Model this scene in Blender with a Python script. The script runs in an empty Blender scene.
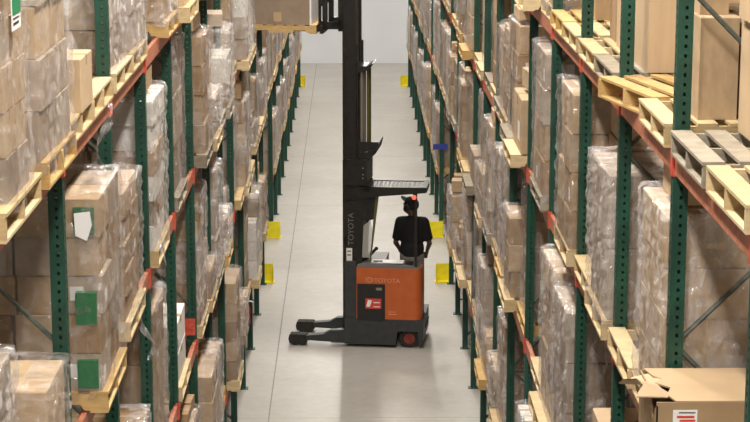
import bpy, math, random
from mathutils import Vector, Matrix, noise
random.seed(7)
scene = bpy.context.scene
COL = scene.collection
R = math.radians

# ------------------------------------------------------------------ camera
CAM_H, F_PX, YAW, PITCH = 8.2, 1952.3, 0.0122, 0.2022
cd = bpy.data.cameras.new('camera'); cam = bpy.data.objects.new('camera', cd); COL.objects.link(cam)
cd.sensor_fit = 'HORIZONTAL'; cd.sensor_width = 36.0; cd.lens = 36.0 * F_PX / 750.0
cd.clip_start = 0.1; cd.clip_end = 300
cam.location = (0, 0, CAM_H); cam.rotation_euler = (math.pi/2 - PITCH, 0, -YAW)
scene.camera = cam

# ------------------------------------------------------------------ light
scene.view_settings.view_transform = 'Standard'
scene.view_settings.look = 'None'
scene.view_settings.gamma = 1.0
scene.view_settings.use_curve_mapping = False
scene.view_settings.exposure = -0.70
w = bpy.data.worlds.new('world'); scene.world = w; w.use_nodes = True
w.node_tree.nodes['Background'].inputs[0].default_value = (0.9, 0.92, 1.0, 1)
w.node_tree.nodes['Background'].inputs[1].default_value = 0.02
CEIL_Z = 11.0
def lamp(x, y, power):
    ld = bpy.data.lights.new('high_bay_lamp', 'AREA'); ld.shape = 'RECTANGLE'
    ld.size = 0.40; ld.size_y = 1.8; ld.energy = power; ld.color = (1.0, 0.95, 0.86)
    o = bpy.data.objects.new('high_bay_lamp', ld); COL.objects.link(o); o.location = (x, y, CEIL_Z - 0.35)
for i in range(16):
    lamp(0.1, -9.0 + 4.8*i, 620)
for sx in (-6.2, 6.4):
    for i in range(8):
        lamp(sx, -2.0 + 7.5*i, 110)

# ------------------------------------------------------------------ layout
XR, XL = 1.717, -1.538             # aisle faces of the racks
PITCH_Y, Y0 = 2.1193, 33.572       # post spacing and last post of the near rows
BEAM_H = 0.12
LEV = [0.0, 1.22, 3.05, 4.77, 6.42]  # storage heights (beam tops)
RACK_D = 1.06
OVER = 0.03                         # pallets stand this far proud of the beams
FAR0 = 37.55                        # first post of the far rows
N_NEAR, N_FAR = 13, 10
ORD = ['first','second','third','fourth','fifth','sixth','seventh','eighth','ninth','tenth','eleventh','twelfth','thirteenth']

def project(x, y, z):
    dz = z - CAM_H
    xr = x*math.cos(YAW) - y*math.sin(YAW); yr = x*math.sin(YAW) + y*math.cos(YAW)
    zc = yr*math.cos(PITCH) - dz*math.sin(PITCH); up = yr*math.sin(PITCH) + dz*math.cos(PITCH)
    if zc < 0.2: return None
    return 375 + F_PX*xr/zc, 211 - F_PX*up/zc
def in_view(x0, x1, y0, y1, z0, z1, m=80):
    px = []; py = []
    for x in (x0, x1):
        for y in (y0, y1):
            for z in (z0, z1):
                p = project(x, y, z)
                if p: px.append(p[0]); py.append(p[1])
    return bool(px) and max(px) > -m and min(px) < 750+m and max(py) > -m and min(py) < 422+m

# ------------------------------------------------------------------ materials
def new_mat(name):
    m = bpy.data.materials.new(name); m.use_nodes = True
    nt = m.node_tree; return m, nt, nt.nodes['Principled BSDF']
def N(nt, typ, **kw):
    n = nt.nodes.new(typ)
    for k, v in kw.items(): setattr(n, k, v)
    return n
def ramp(nt, stops):
    r = N(nt, 'ShaderNodeValToRGB'); e = r.color_ramp.elements
    while len(e) < len(stops): e.new(0.5)
    for i, (p, c) in enumerate(stops): e[i].position = p; e[i].color = (*c, 1)
    return r
def noise_mat(name, c0, c1, scale=8, rough=0.6, stretch=(1,1,1), bump=0.0, metal=0.0, detail=4, spec=0.5, p0=0.35, p1=0.65):
    m, nt, b = new_mat(name)
    tc = N(nt, 'ShaderNodeTexCoord'); mp = N(nt, 'ShaderNodeMapping'); mp.inputs['Scale'].default_value = stretch
    nz = N(nt, 'ShaderNodeTexNoise'); nz.inputs['Scale'].default_value = scale; nz.inputs['Detail'].default_value = detail
    nt.links.new(tc.outputs['Object'], mp.inputs[0]); nt.links.new(mp.outputs[0], nz.inputs['Vector'])
    r = ramp(nt, [(p0, c0), (p1, c1)]); nt.links.new(nz.outputs[0], r.inputs[0]); nt.links.new(r.outputs[0], b.inputs['Base Color'])
    b.inputs['Roughness'].default_value = rough; b.inputs['Metallic'].default_value = metal
    b.inputs['Specular IOR Level'].default_value = spec
    if bump:
        bp = N(nt, 'ShaderNodeBump'); bp.inputs['Strength'].default_value = bump; bp.inputs['Distance'].default_value = 0.01
        nt.links.new(nz.outputs[0], bp.inputs['Height']); nt.links.new(bp.outputs[0], b.inputs['Normal'])
    return m
def rand_mat(name, stops, rough=0.7, nscale=6, namt=0.25, stretch=(1,1,1), spec=0.3):
    """colour picked per object from a ramp, with fine grain on top"""
    m, nt, b = new_mat(name)
    oi = N(nt, 'ShaderNodeObjectInfo'); r = ramp(nt, stops); nt.links.new(oi.outputs['Random'], r.inputs[0])
    tc = N(nt, 'ShaderNodeTexCoord'); mp = N(nt, 'ShaderNodeMapping'); mp.inputs['Scale'].default_value = stretch
    nz = N(nt, 'ShaderNodeTexNoise'); nz.inputs['Scale'].default_value = nscale; nz.inputs['Detail'].default_value = 5
    nt.links.new(tc.outputs['Object'], mp.inputs[0]); nt.links.new(mp.outputs[0], nz.inputs['Vector'])
    g = ramp(nt, [(0.3, (1-namt,)*3), (0.7, (1+namt*0.3,)*3)]); nt.links.new(nz.outputs[0], g.inputs[0])
    mx = N(nt, 'ShaderNodeMix', data_type='RGBA', blend_type='MULTIPLY'); mx.inputs[0].default_value = 1
    nt.links.new(r.outputs[0], mx.inputs[6]); nt.links.new(g.outputs[0], mx.inputs[7]); nt.links.new(mx.outputs[2], b.inputs['Base Color'])
    b.inputs['Roughness'].default_value = rough; b.inputs['Specular IOR Level'].default_value = spec
    return m
def flat(name, c, rough=0.5, metal=0.0, spec=0.5):
    m, nt, b = new_mat(name)
    b.inputs['Base Color'].default_value = (*c, 1); b.inputs['Roughness'].default_value = rough
    b.inputs['Metallic'].default_value = metal; b.inputs['Specular IOR Level'].default_value = spec
    return m
M = {}
M['carton'] = rand_mat('cardboard', [(0.0, (0.28,0.175,0.09)), (0.35, (0.36,0.235,0.13)), (0.7, (0.42,0.285,0.165)), (1.0, (0.49,0.36,0.23))], 0.8, 5, 0.16)
M['carton_grey'] = rand_mat('cardboard_grey', [(0.0, (0.30,0.225,0.165)), (0.5, (0.37,0.285,0.215)), (1.0, (0.46,0.375,0.30))], 0.8, 5, 0.16)
M['carton_white'] = rand_mat('cardboard_white', [(0.0, (0.62,0.58,0.52)), (1.0, (0.78,0.75,0.70))], 0.7, 5, 0.1)
M['carton_green'] = rand_mat('cardboard_green', [(0.0, (0.03,0.13,0.05)), (1.0, (0.05,0.18,0.08))], 0.6, 5, 0.15)
M['carton_tan'] = rand_mat('cardboard_tan', [(0.0, (0.48,0.335,0.20)), (1.0, (0.55,0.40,0.255))], 0.8, 3, 0.12)
M['tape'] = flat('packing_tape', (0.52,0.40,0.25), 0.25)
M['paper'] = flat('white_paper', (0.82,0.80,0.80), 0.6)
M['inside'] = flat('carton_inside', (0.30,0.20,0.11), 0.85)
M['wood_new'] = rand_mat('wood_new', [(0.0, (0.50,0.36,0.185)), (1.0, (0.64,0.50,0.30))], 0.7, 9, 0.22, (1,1,6))
M['wood_orange'] = rand_mat('wood_orange', [(0.0, (0.50,0.31,0.11)), (1.0, (0.60,0.41,0.18))], 0.7, 9, 0.22, (1,1,6))
M['wood_grey'] = rand_mat('wood_grey', [(0.0, (0.26,0.215,0.155)), (1.0, (0.37,0.32,0.25))], 0.8, 9, 0.3, (1,1,6))
M['green'] = noise_mat('rack_green', (0.007,0.046,0.029), (0.012,0.072,0.047), 14, 0.42, (1,1,0.4), 0, 0, 6)
M['brace'] = noise_mat('brace_steel', (0.06,0.075,0.06), (0.13,0.14,0.12), 20, 0.45)
M['orange_beam'] = noise_mat('beam_orange', (0.40,0.095,0.04), (0.50,0.22,0.14), 22, 0.45, (1,1,1), 0, 0, 6)
M['red_conn'] = noise_mat('connector_red', (0.48,0.05,0.03), (0.60,0.11,0.07), 25, 0.45)
M['yellow'] = noise_mat('guard_yellow', (0.80,0.66,0.0), (0.90,0.78,0.02), 10, 0.5)
M['dark_steel'] = noise_mat('mast_black', (0.006,0.005,0.004), (0.014,0.011,0.009), 12, 0.42)
M['chassis'] = noise_mat('chassis_grey', (0.022,0.026,0.028), (0.034,0.038,0.04), 9, 0.5)
M['t_orange'] = noise_mat('truck_orange', (0.47,0.095,0.018), (0.53,0.115,0.024), 6, 0.38)
M['black'] = flat('black_plastic', (0.010,0.010,0.010), 0.5)
M['rubber'] = noise_mat('rubber', (0.012,0.011,0.010), (0.028,0.024,0.02), 20, 0.8)
M['red_hub'] = noise_mat('red_hub', (0.16,0.018,0.012), (0.24,0.035,0.022), 15, 0.6)
M['console'] = flat('console_grey', (0.16,0.15,0.145), 0.5)
M['wht'] = flat('print_white', (0.80,0.79,0.77), 0.6)
M['fade'] = flat('print_faded', (0.66,0.30,0.17), 0.6)
M['sticker_red'] = flat('sticker_red', (0.62,0.06,0.04), 0.4)
M['hose'] = flat('hose_olive', (0.09,0.085,0.02), 0.5)
M['chrome'] = flat('cylinder_steel', (0.30,0.27,0.22), 0.35, 0.6)
M['skin'] = noise_mat('skin', (0.085,0.045,0.028), (0.11,0.06,0.04), 12, 0.55)
M['shirt'] = noise_mat('shirt_black', (0.004,0.004,0.005), (0.008,0.008,0.009), 30, 0.9)
M['trousers'] = noise_mat('trousers_grey', (0.16,0.135,0.125), (0.22,0.19,0.175), 25, 0.9)
M['cap'] = flat('cap_black', (0.008,0.008,0.008), 0.8)
M['ext_red'] = flat('extinguisher_red', (0.26,0.018,0.018), 0.35)
M['blue'] = flat('blue_plastic', (0.03,0.05,0.30), 0.45)
M['lamp_red'], _nt, _b = new_mat('tail_lamp'); _b.inputs['Base Color'].default_value = (0.9,0.05,0.02,1)
_b.inputs['Emission Color'].default_value = (1.0,0.10,0.05,1); _b.inputs['Emission Strength'].default_value = 2.5
M['sign_green'] = flat('label_green', (0.0,0.22,0.08), 0.5)
# stretch film: mostly clear, glossy, milky where it bunches
def film_mat(name, lo, hi, tint):
    m, nt, b = new_mat(name)
    nt.nodes.remove(b)
    tc = N(nt, 'ShaderNodeTexCoord'); mp = N(nt, 'ShaderNodeMapping'); mp.inputs['Scale'].default_value = (2.2,2.2,1.1); mp.inputs['Rotation'].default_value = (0.5,0.35,0)
    oi = N(nt, 'ShaderNodeObjectInfo'); ad = N(nt, 'ShaderNodeVectorMath', operation='ADD')
    nt.links.new(tc.outputs['Object'], mp.inputs[0]); nt.links.new(mp.outputs[0], ad.inputs[0]); 
    sc = N(nt, 'ShaderNodeMath', operation='MULTIPLY'); sc.inputs[1].default_value = 37.0
    nt.links.new(oi.outputs['Random'], sc.inputs[0]); nt.links.new(sc.outputs[0], ad.inputs[1])
    nz = N(nt, 'ShaderNodeTexNoise'); nz.inputs['Scale'].default_value = 4.5; nz.inputs['Detail'].default_value = 7; nz.inputs['Distortion'].default_value = 1.2
    nt.links.new(ad.outputs[0], nz.inputs['Vector'])
    r = ramp(nt, [(0.38, (lo,)*3), (0.70, (hi,)*3)]); nt.links.new(nz.outputs[0], r.inputs[0])
    nz2 = N(nt, 'ShaderNodeTexNoise'); nz2.inputs['Scale'].default_value = 9; nz2.inputs['Detail'].default_value = 4; nz2.inputs['Distortion'].default_value = 2.5
    nt.links.new(ad.outputs[0], nz2.inputs['Vector'])
    bp = N(nt, 'ShaderNodeBump'); bp.inputs['Strength'].default_value = 0.5; bp.inputs['Distance'].default_value = 0.03
    nt.links.new(nz2.outputs[0], bp.inputs['Height'])
    tr = N(nt, 'ShaderNodeBsdfTransparent'); df = N(nt, 'ShaderNodeBsdfDiffuse'); df.inputs[0].default_value = (*tint, 1)
    gl = N(nt, 'ShaderNodeBsdfGlossy'); gl.inputs['Color'].default_value = (0.95,0.95,0.97,1); gl.inputs['Roughness'].default_value = 0.07
    nt.links.new(bp.outputs[0], gl.inputs['Normal']); nt.links.new(bp.outputs[0], df.inputs['Normal'])
    mx = N(nt, 'ShaderNodeMixShader'); nt.links.new(r.outputs[0], mx.inputs[0]); nt.links.new(tr.outputs[0], mx.inputs[1]); nt.links.new(df.outputs[0], mx.inputs[2])
    fr = N(nt, 'ShaderNodeFresnel'); fr.inputs['IOR'].default_value = 1.5; nt.links.new(bp.outputs[0], fr.inputs['Normal'])
    mm = N(nt, 'ShaderNodeMath', operation='MULTIPLY_ADD'); mm.inputs[1].default_value = 0.27; mm.inputs[2].default_value = 0.065; nt.links.new(fr.outputs[0], mm.inputs[0])
    m2 = N(nt, 'ShaderNodeMixShader'); nt.links.new(mm.outputs[0], m2.inputs[0]); nt.links.new(mx.outputs[0], m2.inputs[1]); nt.links.new(gl.outputs[0], m2.inputs[2])
    nt.links.new(m2.outputs[0], nt.nodes['Material Output'].inputs[0])
    return m
M['film'] = film_mat('stretch_film', 0.0, 0.25, (0.86,0.80,0.79))
M['film_thick'] = film_mat('stretch_film_thick', 0.02, 0.46, (0.88,0.83,0.83))

# ------------------------------------------------------------------ mesh helpers
class MB:
    def __init__(s): s.v = []; s.f = []; s.mi = []; s.cur = 0
    def quad(s, *p):
        n = len(s.v); s.v += [tuple(q) for q in p]; s.f.append(tuple(range(n, n+len(p)))); s.mi.append(s.cur); return s
    def box(s, x0, x1, y0, y1, z0, z1):
        n = len(s.v)
        s.v += [(x0,y0,z0),(x1,y0,z0),(x1,y1,z0),(x0,y1,z0),(x0,y0,z1),(x1,y0,z1),(x1,y1,z1),(x0,y1,z1)]
        for f in ((0,3,2,1),(4,5,6,7),(0,1,5,4),(1,2,6,5),(2,3,7,6),(3,0,4,7)):
            s.f.append(tuple(n+i for i in f)); s.mi.append(s.cur)
        return s
    def cbox(s, x0, x1, y0, y1, z0, z1, b):
        """box with chamfered vertical and top edges"""
        def ring(i, z): return [(x0+i+b,y0+i,z),(x1-i-b,y0+i,z),(x1-i,y0+i+b,z),(x1-i,y1-i-b,z),(x1-i-b,y1-i,z),(x0+i+b,y1-i,z),(x0+i,y1-i-b,z),(x0+i,y0+i+b,z)]
        n = len(s.v); s.v += ring(0,z0) + ring(0,z1-b) + ring(b,z1)
        for l in (0, 8):
            for i in range(8):
                j = (i+1) % 8; s.f.append((n+l+i, n+l+j, n+l+8+j, n+l+8+i)); s.mi.append(s.cur)
        s.f.append(tuple(n+i for i in range(7,-1,-1))); s.mi.append(s.cur)
        s.f.append(tuple(n+16+i for i in range(8))); s.mi.append(s.cur)
        return s
    def prism(s, pts, axis, a, b):
        """polygon pts extruded along axis from a to b; pts are the two other coordinates in order"""
        def P(p, t): return {'x': (t,p[0],p[1]), 'y': (p[0],t,p[1]), 'z': (p[0],p[1],t)}[axis]
        n = len(s.v); k = len(pts)
        s.v += [P(p, a) for p in pts] + [P(p, b) for p in pts]
        for i in range(k):
            j = (i+1) % k; s.f.append((n+i, n+j, n+k+j, n+k+i)); s.mi.append(s.cur)
        s.f.append(tuple(n+i for i in range(k-1,-1,-1))); s.mi.append(s.cur)
        s.f.append(tuple(n+k+i for i in range(k))); s.mi.append(s.cur)
        return s
    def tube(s, pts, rad, seg=8):
        pts = [Vector(p) for p in pts]; rads = rad if isinstance(rad, (list, tuple)) else [rad]*len(pts)
        n = len(s.v); up = None
        for i, p in enumerate(pts):
            t = (pts[min(i+1,len(pts)-1)] - pts[max(i-1,0)]).normalized()
            if up is None: up = t.cross(Vector((0.3,0.5,0.81))).normalized()
            a = (up - t*up.dot(t)).normalized(); b = t.cross(a); up = a
            for k in range(seg):
                an = 2*math.pi*k/seg; s.v.append(tuple(p + (a*math.cos(an) + b*math.sin(an))*rads[i]))
        for i in range(len(pts)-1):
            for k in range(seg):
                j = (k+1) % seg; s.f.append((n+i*seg+k, n+i*seg+j, n+(i+1)*seg+j, n+(i+1)*seg+k)); s.mi.append(s.cur)
        s.f.append(tuple(n+k for k in range(seg-1,-1,-1))); s.mi.append(s.cur)
        m = n+(len(pts)-1)*seg; s.f.append(tuple(m+k for k in range(seg))); s.mi.append(s.cur)
        return s
    def ball(s, c, r, seg=14, rings=9, rot=None):
        r = r if isinstance(r, (list, tuple)) else (r,r,r); n = len(s.v); c = Vector(c)
        for i in range(rings+1):
            th = math.pi*i/rings
            for k in range(seg):
                ph = 2*math.pi*k/seg
                q = Vector((r[0]*math.sin(th)*math.cos(ph), r[1]*math.sin(th)*math.sin(ph), r[2]*math.cos(th)))
                if rot: q = rot @ q
                s.v.append(tuple(c+q))
        for i in range(rings):
            for k in range(seg):
                j = (k+1) % seg; s.f.append((n+i*seg+k, n+(i+1)*seg+k, n+(i+1)*seg+j, n+i*seg+j)); s.mi.append(s.cur)
        return s
    def mesh(s, name, mats, smooth=False):
        me = bpy.data.meshes.new(name); me.from_pydata(s.v, [], s.f)
        for m in (mats if isinstance(mats, (list, tuple)) else [mats]): me.materials.append(m)
        if any(s.mi): me.polygons.foreach_set('material_index', s.mi)
        if smooth: me.polygons.foreach_set('use_smooth', [True]*len(me.polygons))
        me.update(); return me
    def build(s, name, mats, parent=None, loc=(0,0,0), smooth=False):
        return put(name, s.mesh(name, mats, smooth), parent, loc)
def put(name, me, parent=None, loc=(0,0,0), scale=None, rotz=0.0):
    o = bpy.data.objects.new(name, me); COL.objects.link(o); o.location = loc
    if scale: o.scale = scale
    if rotz: o.rotation_euler = (0,0,rotz)
    if parent: o.parent = parent
    return o
def thing(name, label, cat, loc=(0,0,0), rotz=0.0, group=None):
    o = bpy.data.objects.new(name, None); COL.objects.link(o); o.location = loc; o.rotation_euler = (0,0,rotz); o.empty_display_size = 0.1
    return tag(o, label, cat, group)
def tag(o, label, cat, group=None):
    o['label'] = label; o['category'] = cat
    if group: o['group'] = group
    return o
def struct(o, label=None):
    o['kind'] = 'structure'
    if label: o['label'] = label
    return o

# ------------------------------------------------------------------ shell of the hall
WALL_Y, SIDE, BACK_Y = 64.4, 12.0, -14.0
def concrete():
    m, nt, b = new_mat('concrete')
    tc = N(nt, 'ShaderNodeTexCoord')
    gm = N(nt, 'ShaderNodeNewGeometry')
    n1 = N(nt, 'ShaderNodeTexNoise'); n1.inputs['Scale'].default_value = 0.55; n1.inputs['Detail'].default_value = 6; n1.inputs['Roughness'].default_value = 0.65
    n2 = N(nt, 'ShaderNodeTexNoise'); n2.inputs['Scale'].default_value = 7; n2.inputs['Detail'].default_value = 4
    nt.links.new(gm.outputs['Position'], n1.inputs['Vector']); nt.links.new(gm.outputs['Position'], n2.inputs['Vector'])
    r1 = ramp(nt, [(0.33, (0.35,0.328,0.298)), (0.66, (0.425,0.402,0.37))]); nt.links.new(n1.outputs[0], r1.inputs[0])
    r2 = ramp(nt, [(0.3, (0.93,)*3), (0.7, (1.03,)*3)]); nt.links.new(n2.outputs[0], r2.inputs[0])
    mx = N(nt, 'ShaderNodeMix', data_type='RGBA', blend_type='MULTIPLY'); mx.inputs[0].default_value = 1
    nt.links.new(r1.outputs[0], mx.inputs[6]); nt.links.new(r2.outputs[0], mx.inputs[7]); nt.links.new(mx.outputs[2], b.inputs['Base Color'])
    b.inputs['Roughness'].default_value = 0.42; b.inputs['Specular IOR Level'].default_value = 0.35
    return m
M['concrete'] = concrete()
M['joint'] = flat('joint_filler', (0.24,0.22,0.20), 0.8)
M['wall'] = noise_mat('painted_wall', (0.82,0.84,0.88), (0.86,0.88,0.92), 0.7, 0.7)
M['wall_dark'] = noise_mat('painted_wall_side', (0.40,0.39,0.38), (0.44,0.43,0.42), 0.7, 0.8)
M['ceiling'] = noise_mat('ceiling_deck', (0.26,0.255,0.25), (0.30,0.295,0.29), 0.7, 0.8)
floor = MB().box(-SIDE, SIDE, BACK_Y, WALL_Y, -0.25, -0.012).build('floor', M['joint']); struct(floor)
jx = [-SIDE, -7.2, -1.15, 4.9, SIDE]; jy = [BACK_Y, -6.0, 0.6, 6.9, 13.2, 19.5, 25.8, 34.9, 40.6, 46.6, 52.8, 58.9, WALL_Y]
for i in range(4):
    for j in range(len(jy)-1):
        gx, gy = 0.008, 0.004
        MB().box(jx[i]+gx, jx[i+1]-gx, jy[j]+gy, jy[j+1]-gy, -0.012, 0.0).build('floor_slab', M['concrete'], floor)
struct(MB().box(-SIDE, SIDE, WALL_Y, WALL_Y+0.2, -0.25, CEIL_Z).build('wall_back', M['wall']))
struct(MB().box(-SIDE-0.2, -SIDE, BACK_Y, WALL_Y, -0.25, CEIL_Z).build('wall_left', M['wall_dark']))
struct(MB().box(SIDE, SIDE+0.2, BACK_Y, WALL_Y, -0.25, CEIL_Z).build('wall_right', M['wall_dark']))
struct(MB().box(-SIDE, SIDE, BACK_Y-0.2, BACK_Y, -0.25, CEIL_Z).build('wall_front', M['wall_dark']))
struct(MB().box(-SIDE, SIDE, BACK_Y, WALL_Y, CEIL_Z, CEIL_Z+0.2).build('ceiling', M['ceiling']))

# ------------------------------------------------------------------ pallet racks
POST_W, POST_T, POST_H = 0.082, 0.075, 8.5
def holed_post():
    """hollow column with a row of punched holes on its two broad faces and on the aisle faces"""
    mb = MB(); x0, x1, y0, y1 = -POST_W/2, POST_W/2, -POST_T/2, POST_T/2
    hw, hh, p = 0.0075, 0.0095, 0.0508
    n = int(POST_H/p)
    def face(f, a0, a1):
        c = (a0+a1)/2 + 0.004
        mb.quad(f(a0,0), f(c-hw,0), f(c-hw,POST_H), f(a0,POST_H)); mb.quad(f(c+hw,0), f(a1,0), f(a1,POST_H), f(c+hw,POST_H))
        z = 0
        for i in range(n):
            zc = (i+0.5)*p; mb.quad(f(c-hw,z), f(c+hw,z), f(c+hw,zc-hh), f(c-hw,zc-hh)); z = zc+hh
        mb.quad(f(c-hw,z), f(c+hw,z), f(c+hw,POST_H), f(c-hw,POST_H))
    face(lambda a, z: (a, y0, z), x0, x1)
    face(lambda a, z: (-a, y1, z), x0, x1)
    face(lambda a, z: (x0, -a, z), y0, y1)
    face(lambda a, z: (x1, a, z), y0, y1)
    mb.quad((x0,y0,POST_H), (x1,y0,POST_H), (x1,y1,POST_H), (x0,y1,POST_H))
    return mb.mesh('post', M['green'])
ME_POST = holed_post()
ME_POST_FAR = MB().box(-POST_W/2, POST_W/2, -POST_T/2, POST_T/2, 0, POST_H).mesh('post_plain', M['green'])
ME_FOOT = MB().box(-0.075, 0.075, -0.06, 0.06, 0, 0.012).mesh('footplate', M['green'])
CZ0, CZ1 = -BEAM_H-0.012, 0.02
def conn_mesh(s):
    return MB().box(-0.008 if s > 0 else 0.002, -0.002 if s > 0 else 0.008, -0.034, 0.034, CZ0, CZ1).box(-0.022 if s < 0 else -0.004, 0.004 if s < 0 else 0.022, 0.036, 0.044, CZ0, CZ1).mesh('connector', M['red_conn'])
def beam_mesh(length, s):
    # step beam: high lip away from the aisle ledge
    a = 0.05
    pts = [(0, -BEAM_H), (s*a, -BEAM_H), (s*a, -0.03), (s*0.03, -0.03), (s*0.03, 0.0), (0, 0.0)]
    if s < 0: pts = pts[::-1]
    return MB().prism(pts, 'y', -length/2, length/2).mesh('beam', M['orange_beam'])
BEAM_CACHE = {}
CONN = {1: conn_mesh(1), -1: conn_mesh(-1)}
def rack(label, side, ys, face, depth, levels, near=True, brace_z=None, back=True, extra_beams=()):
    """side +1: right of the aisle. face: x of the aisle side of the front posts"""
    s = side
    t = thing('pallet_rack', label, 'pallet rack', (face + s*depth/2, (ys[0]+ys[-1])/2, 0))
    ox, oy = t.location.x, t.location.y
    xf, xb = face + s*POST_W/2, face + s*(depth - POST_W/2)
    for i, y in enumerate(ys):
        me = ME_POST if near else ME_POST_FAR
        for x in (xf, xb):
            p = put('post', me, t, (x-ox, y-oy, 0)); put('footplate', ME_FOOT, p)
        z = 0.3; d = (depth - POST_W)
        z = (brace_z[i % len(brace_z)] if brace_z else 0.3 + 0.3*(i % 3)) % (2*d)
        fl = 0
        while z < 7.8:
            a, b = (xf, xb) if fl == 0 else (xb, xf)
            if near or z < 3.5:
                MB().tube([(a-ox, 0, z), (b-ox, 0, z+d)], 0.014, 6).build('diagonal_brace', M['brace'], t, (0, y-oy, 0))
            z += d; fl ^= 1
        for z in ((0.25, 2.1) if near else (0.25,)):
            MB().tube([(xf-ox, 0, z), (xb-ox, 0, z)], 0.014, 6).build('horizontal_brace', M['brace'], t, (0, y-oy, 0))
    for i in range(len(ys)-1):
        L = round(abs(ys[i+1]-ys[i]) - POST_T, 3); yc = (ys[i]+ys[i+1])/2
        for z in levels:
            for x, ss in ((face, s), (face + s*depth, -s)):
                if x != face and not back: continue
                if not in_view(min(x,x+0.1), x+0.1, yc-1.1, yc+1.1, z-0.2, z+0.05): continue
                k = (L, ss)
                if k not in BEAM_CACHE: BEAM_CACHE[k] = beam_mesh(L, ss)
                b = put('beam', BEAM_CACHE[k], t, (x + ss*0.006 - ox, yc-oy, z))
                if x == face:
                    c = put('connector', CONN[s], b, (-ss*0.006, -L/2-POST_T/2, 0)); 
                    c = put('connector', CONN[s], b, (-ss*0.006, L/2+POST_T/2, 0)); c.scale = (1,-1,1)
    return t
near_ys = [Y0 - k*PITCH_Y for k in range(N_NEAR, -1, -1)]
far_ys = [FAR0 + k*PITCH_Y for k in range(N_FAR+1)]
up = [l for l in LEV[1:]]
bz = [0.4]*14
# frame k (counted from the near end) whose diagonal leaves the aisle post at a given height
D = RACK_D - POST_W
bz_near = [(5.35 if k % 2 == 0 else 6.05) for k in range(14)]
rack('green steel pallet rack along right side of aisle, nearest run', 1, near_ys, XR, RACK_D, up, True, bz_near)
rack('green steel pallet rack along left side of aisle, nearest run', -1, near_ys, XL, RACK_D, up, True, bz_near)
rack('green steel pallet rack right of aisle beyond the cross aisle', 1, far_ys, XR, RACK_D, up[:3], False, None, False)
rack('green steel pallet rack left of aisle beyond the cross aisle', -1, far_ys, XL, RACK_D, up[:3], False, None, False)
BK = 0.12
back_ys = near_ys[2:]
rack('green steel pallet rack standing behind the right-hand rack', 1, back_ys, XR+RACK_D+BK, RACK_D, up, True, bz_near, False)
rack('green steel pallet rack standing behind the left-hand rack', -1, back_ys, XL-RACK_D-BK, RACK_D, up, True, bz_near, False)
# beams bridging the cross aisle
for s, face, nm in ((1, XR, 'right'), (-1, XL, 'left')):
    for z, lv in ((LEV[2], 'lower'), (LEV[3], 'upper')):
        L = FAR0 - Y0 - POST_T
        b = tag(put('bridge_beam', beam_mesh(L, s), None, (face + s*0.006, (FAR0+Y0)/2, z)), f'{lv} orange beam bridging the cross aisle on the {nm} side', 'beam', 'bridge beams')
        put('connector', CONN[s], b, (-s*0.006, -L/2-POST_T/2, 0)); c = put('connector', CONN[s], b, (-s*0.006, L/2+POST_T/2, 0)); c.scale = (1,-1,1)

# ------------------------------------------------------------------ column guards
def guard(x, y, face, label):
    t = thing('column_guard', label, 'column guard', (x, y, 0), 0, 'yellow column guards')
    MB().box(-0.15, 0.15, -0.005, 0.005, 0.02, 0.33).build('front_plate', M['yellow'], t)
    for sx in (-1, 1):
        MB().prism([(sx*0.15, -0.004), (sx*0.142, 0.0), (sx*0.142, face*0.12), (sx*0.15, face*0.12)], 'z', 0.02, 0.33).build('side_plate', M['yellow'], t)
    MB().box(-0.17, 0.17, min(-0.03, face*0.14), max(0.03, face*0.14), 0.0, 0.02).build('base_plate', M['yellow'], t)
for s, nm in ((1, 'right'), (-1, 'left')):
    x = (1.64 if s > 0 else -1.55)
    guard(x, FAR0-0.17, 1, f'yellow column guard at {nm} far corner of the cross aisle')
    guard(x + (0.0 if s > 0 else 0.01), Y0+0.19, -1, f'yellow column guard at {nm} near corner of the cross aisle')
    guard(x, FAR0 + N_FAR*PITCH_Y + 0.19, -1, f'yellow column guard on the {nm} at the far end by wall')

# ------------------------------------------------------------------ pallets
PW, PD, PH = 0.96, 1.08, 0.13
def stringer_mesh(mat):
    h0, h1 = 0.014, PH-0.016
    pts = [(0,h0),(0.14,h0),(0.16,h0+0.035),(0.34,h0+0.035),(0.36,h0),(0.72,h0),(0.74,h0+0.035),(0.92,h0+0.035),(0.94,h0),(PD,h0),(PD,h1),(0,h1)]
    return MB().prism(pts, 'y', -0.019, 0.019).mesh('stringer', mat)
TOPB = [0.0, 0.175, 0.35, 0.50, 0.655, 0.82, 0.97]
PAL = {}
for wn in ('wood_new', 'wood_orange', 'wood_grey'):
    m = M[wn]
    bb = MB()
    for x in (0.0, 0.48, 0.975): bb.box(x, x+0.105, -PW/2, PW/2, 0, 0.014)
    whole = MB()
    for x in (0.0, 0.48, 0.975): whole.box(x, x+0.105, -PW/2, PW/2, 0, 0.014)
    for y in (-PW/2+0.02, 0, PW/2-0.02): whole.box(0, PD, y-0.019, y+0.019, 0.014, PH-0.016)
    for x in TOPB: whole.box(x, x+0.11, -PW/2, PW/2, PH-0.016, PH)
    PAL[wn] = dict(st=stringer_mesh(m), bd=MB().box(0, 0.11, -PW/2, PW/2, 0, 0.016).mesh('deck_board', m),
                   bottom=bb.mesh('pallet_bottom', m), one=MB().box(0, 0.105, -PW/2, PW/2, 0, 0.014).mesh('bottom_board', m), whole=whole.mesh('pallet_whole', m))
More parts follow.
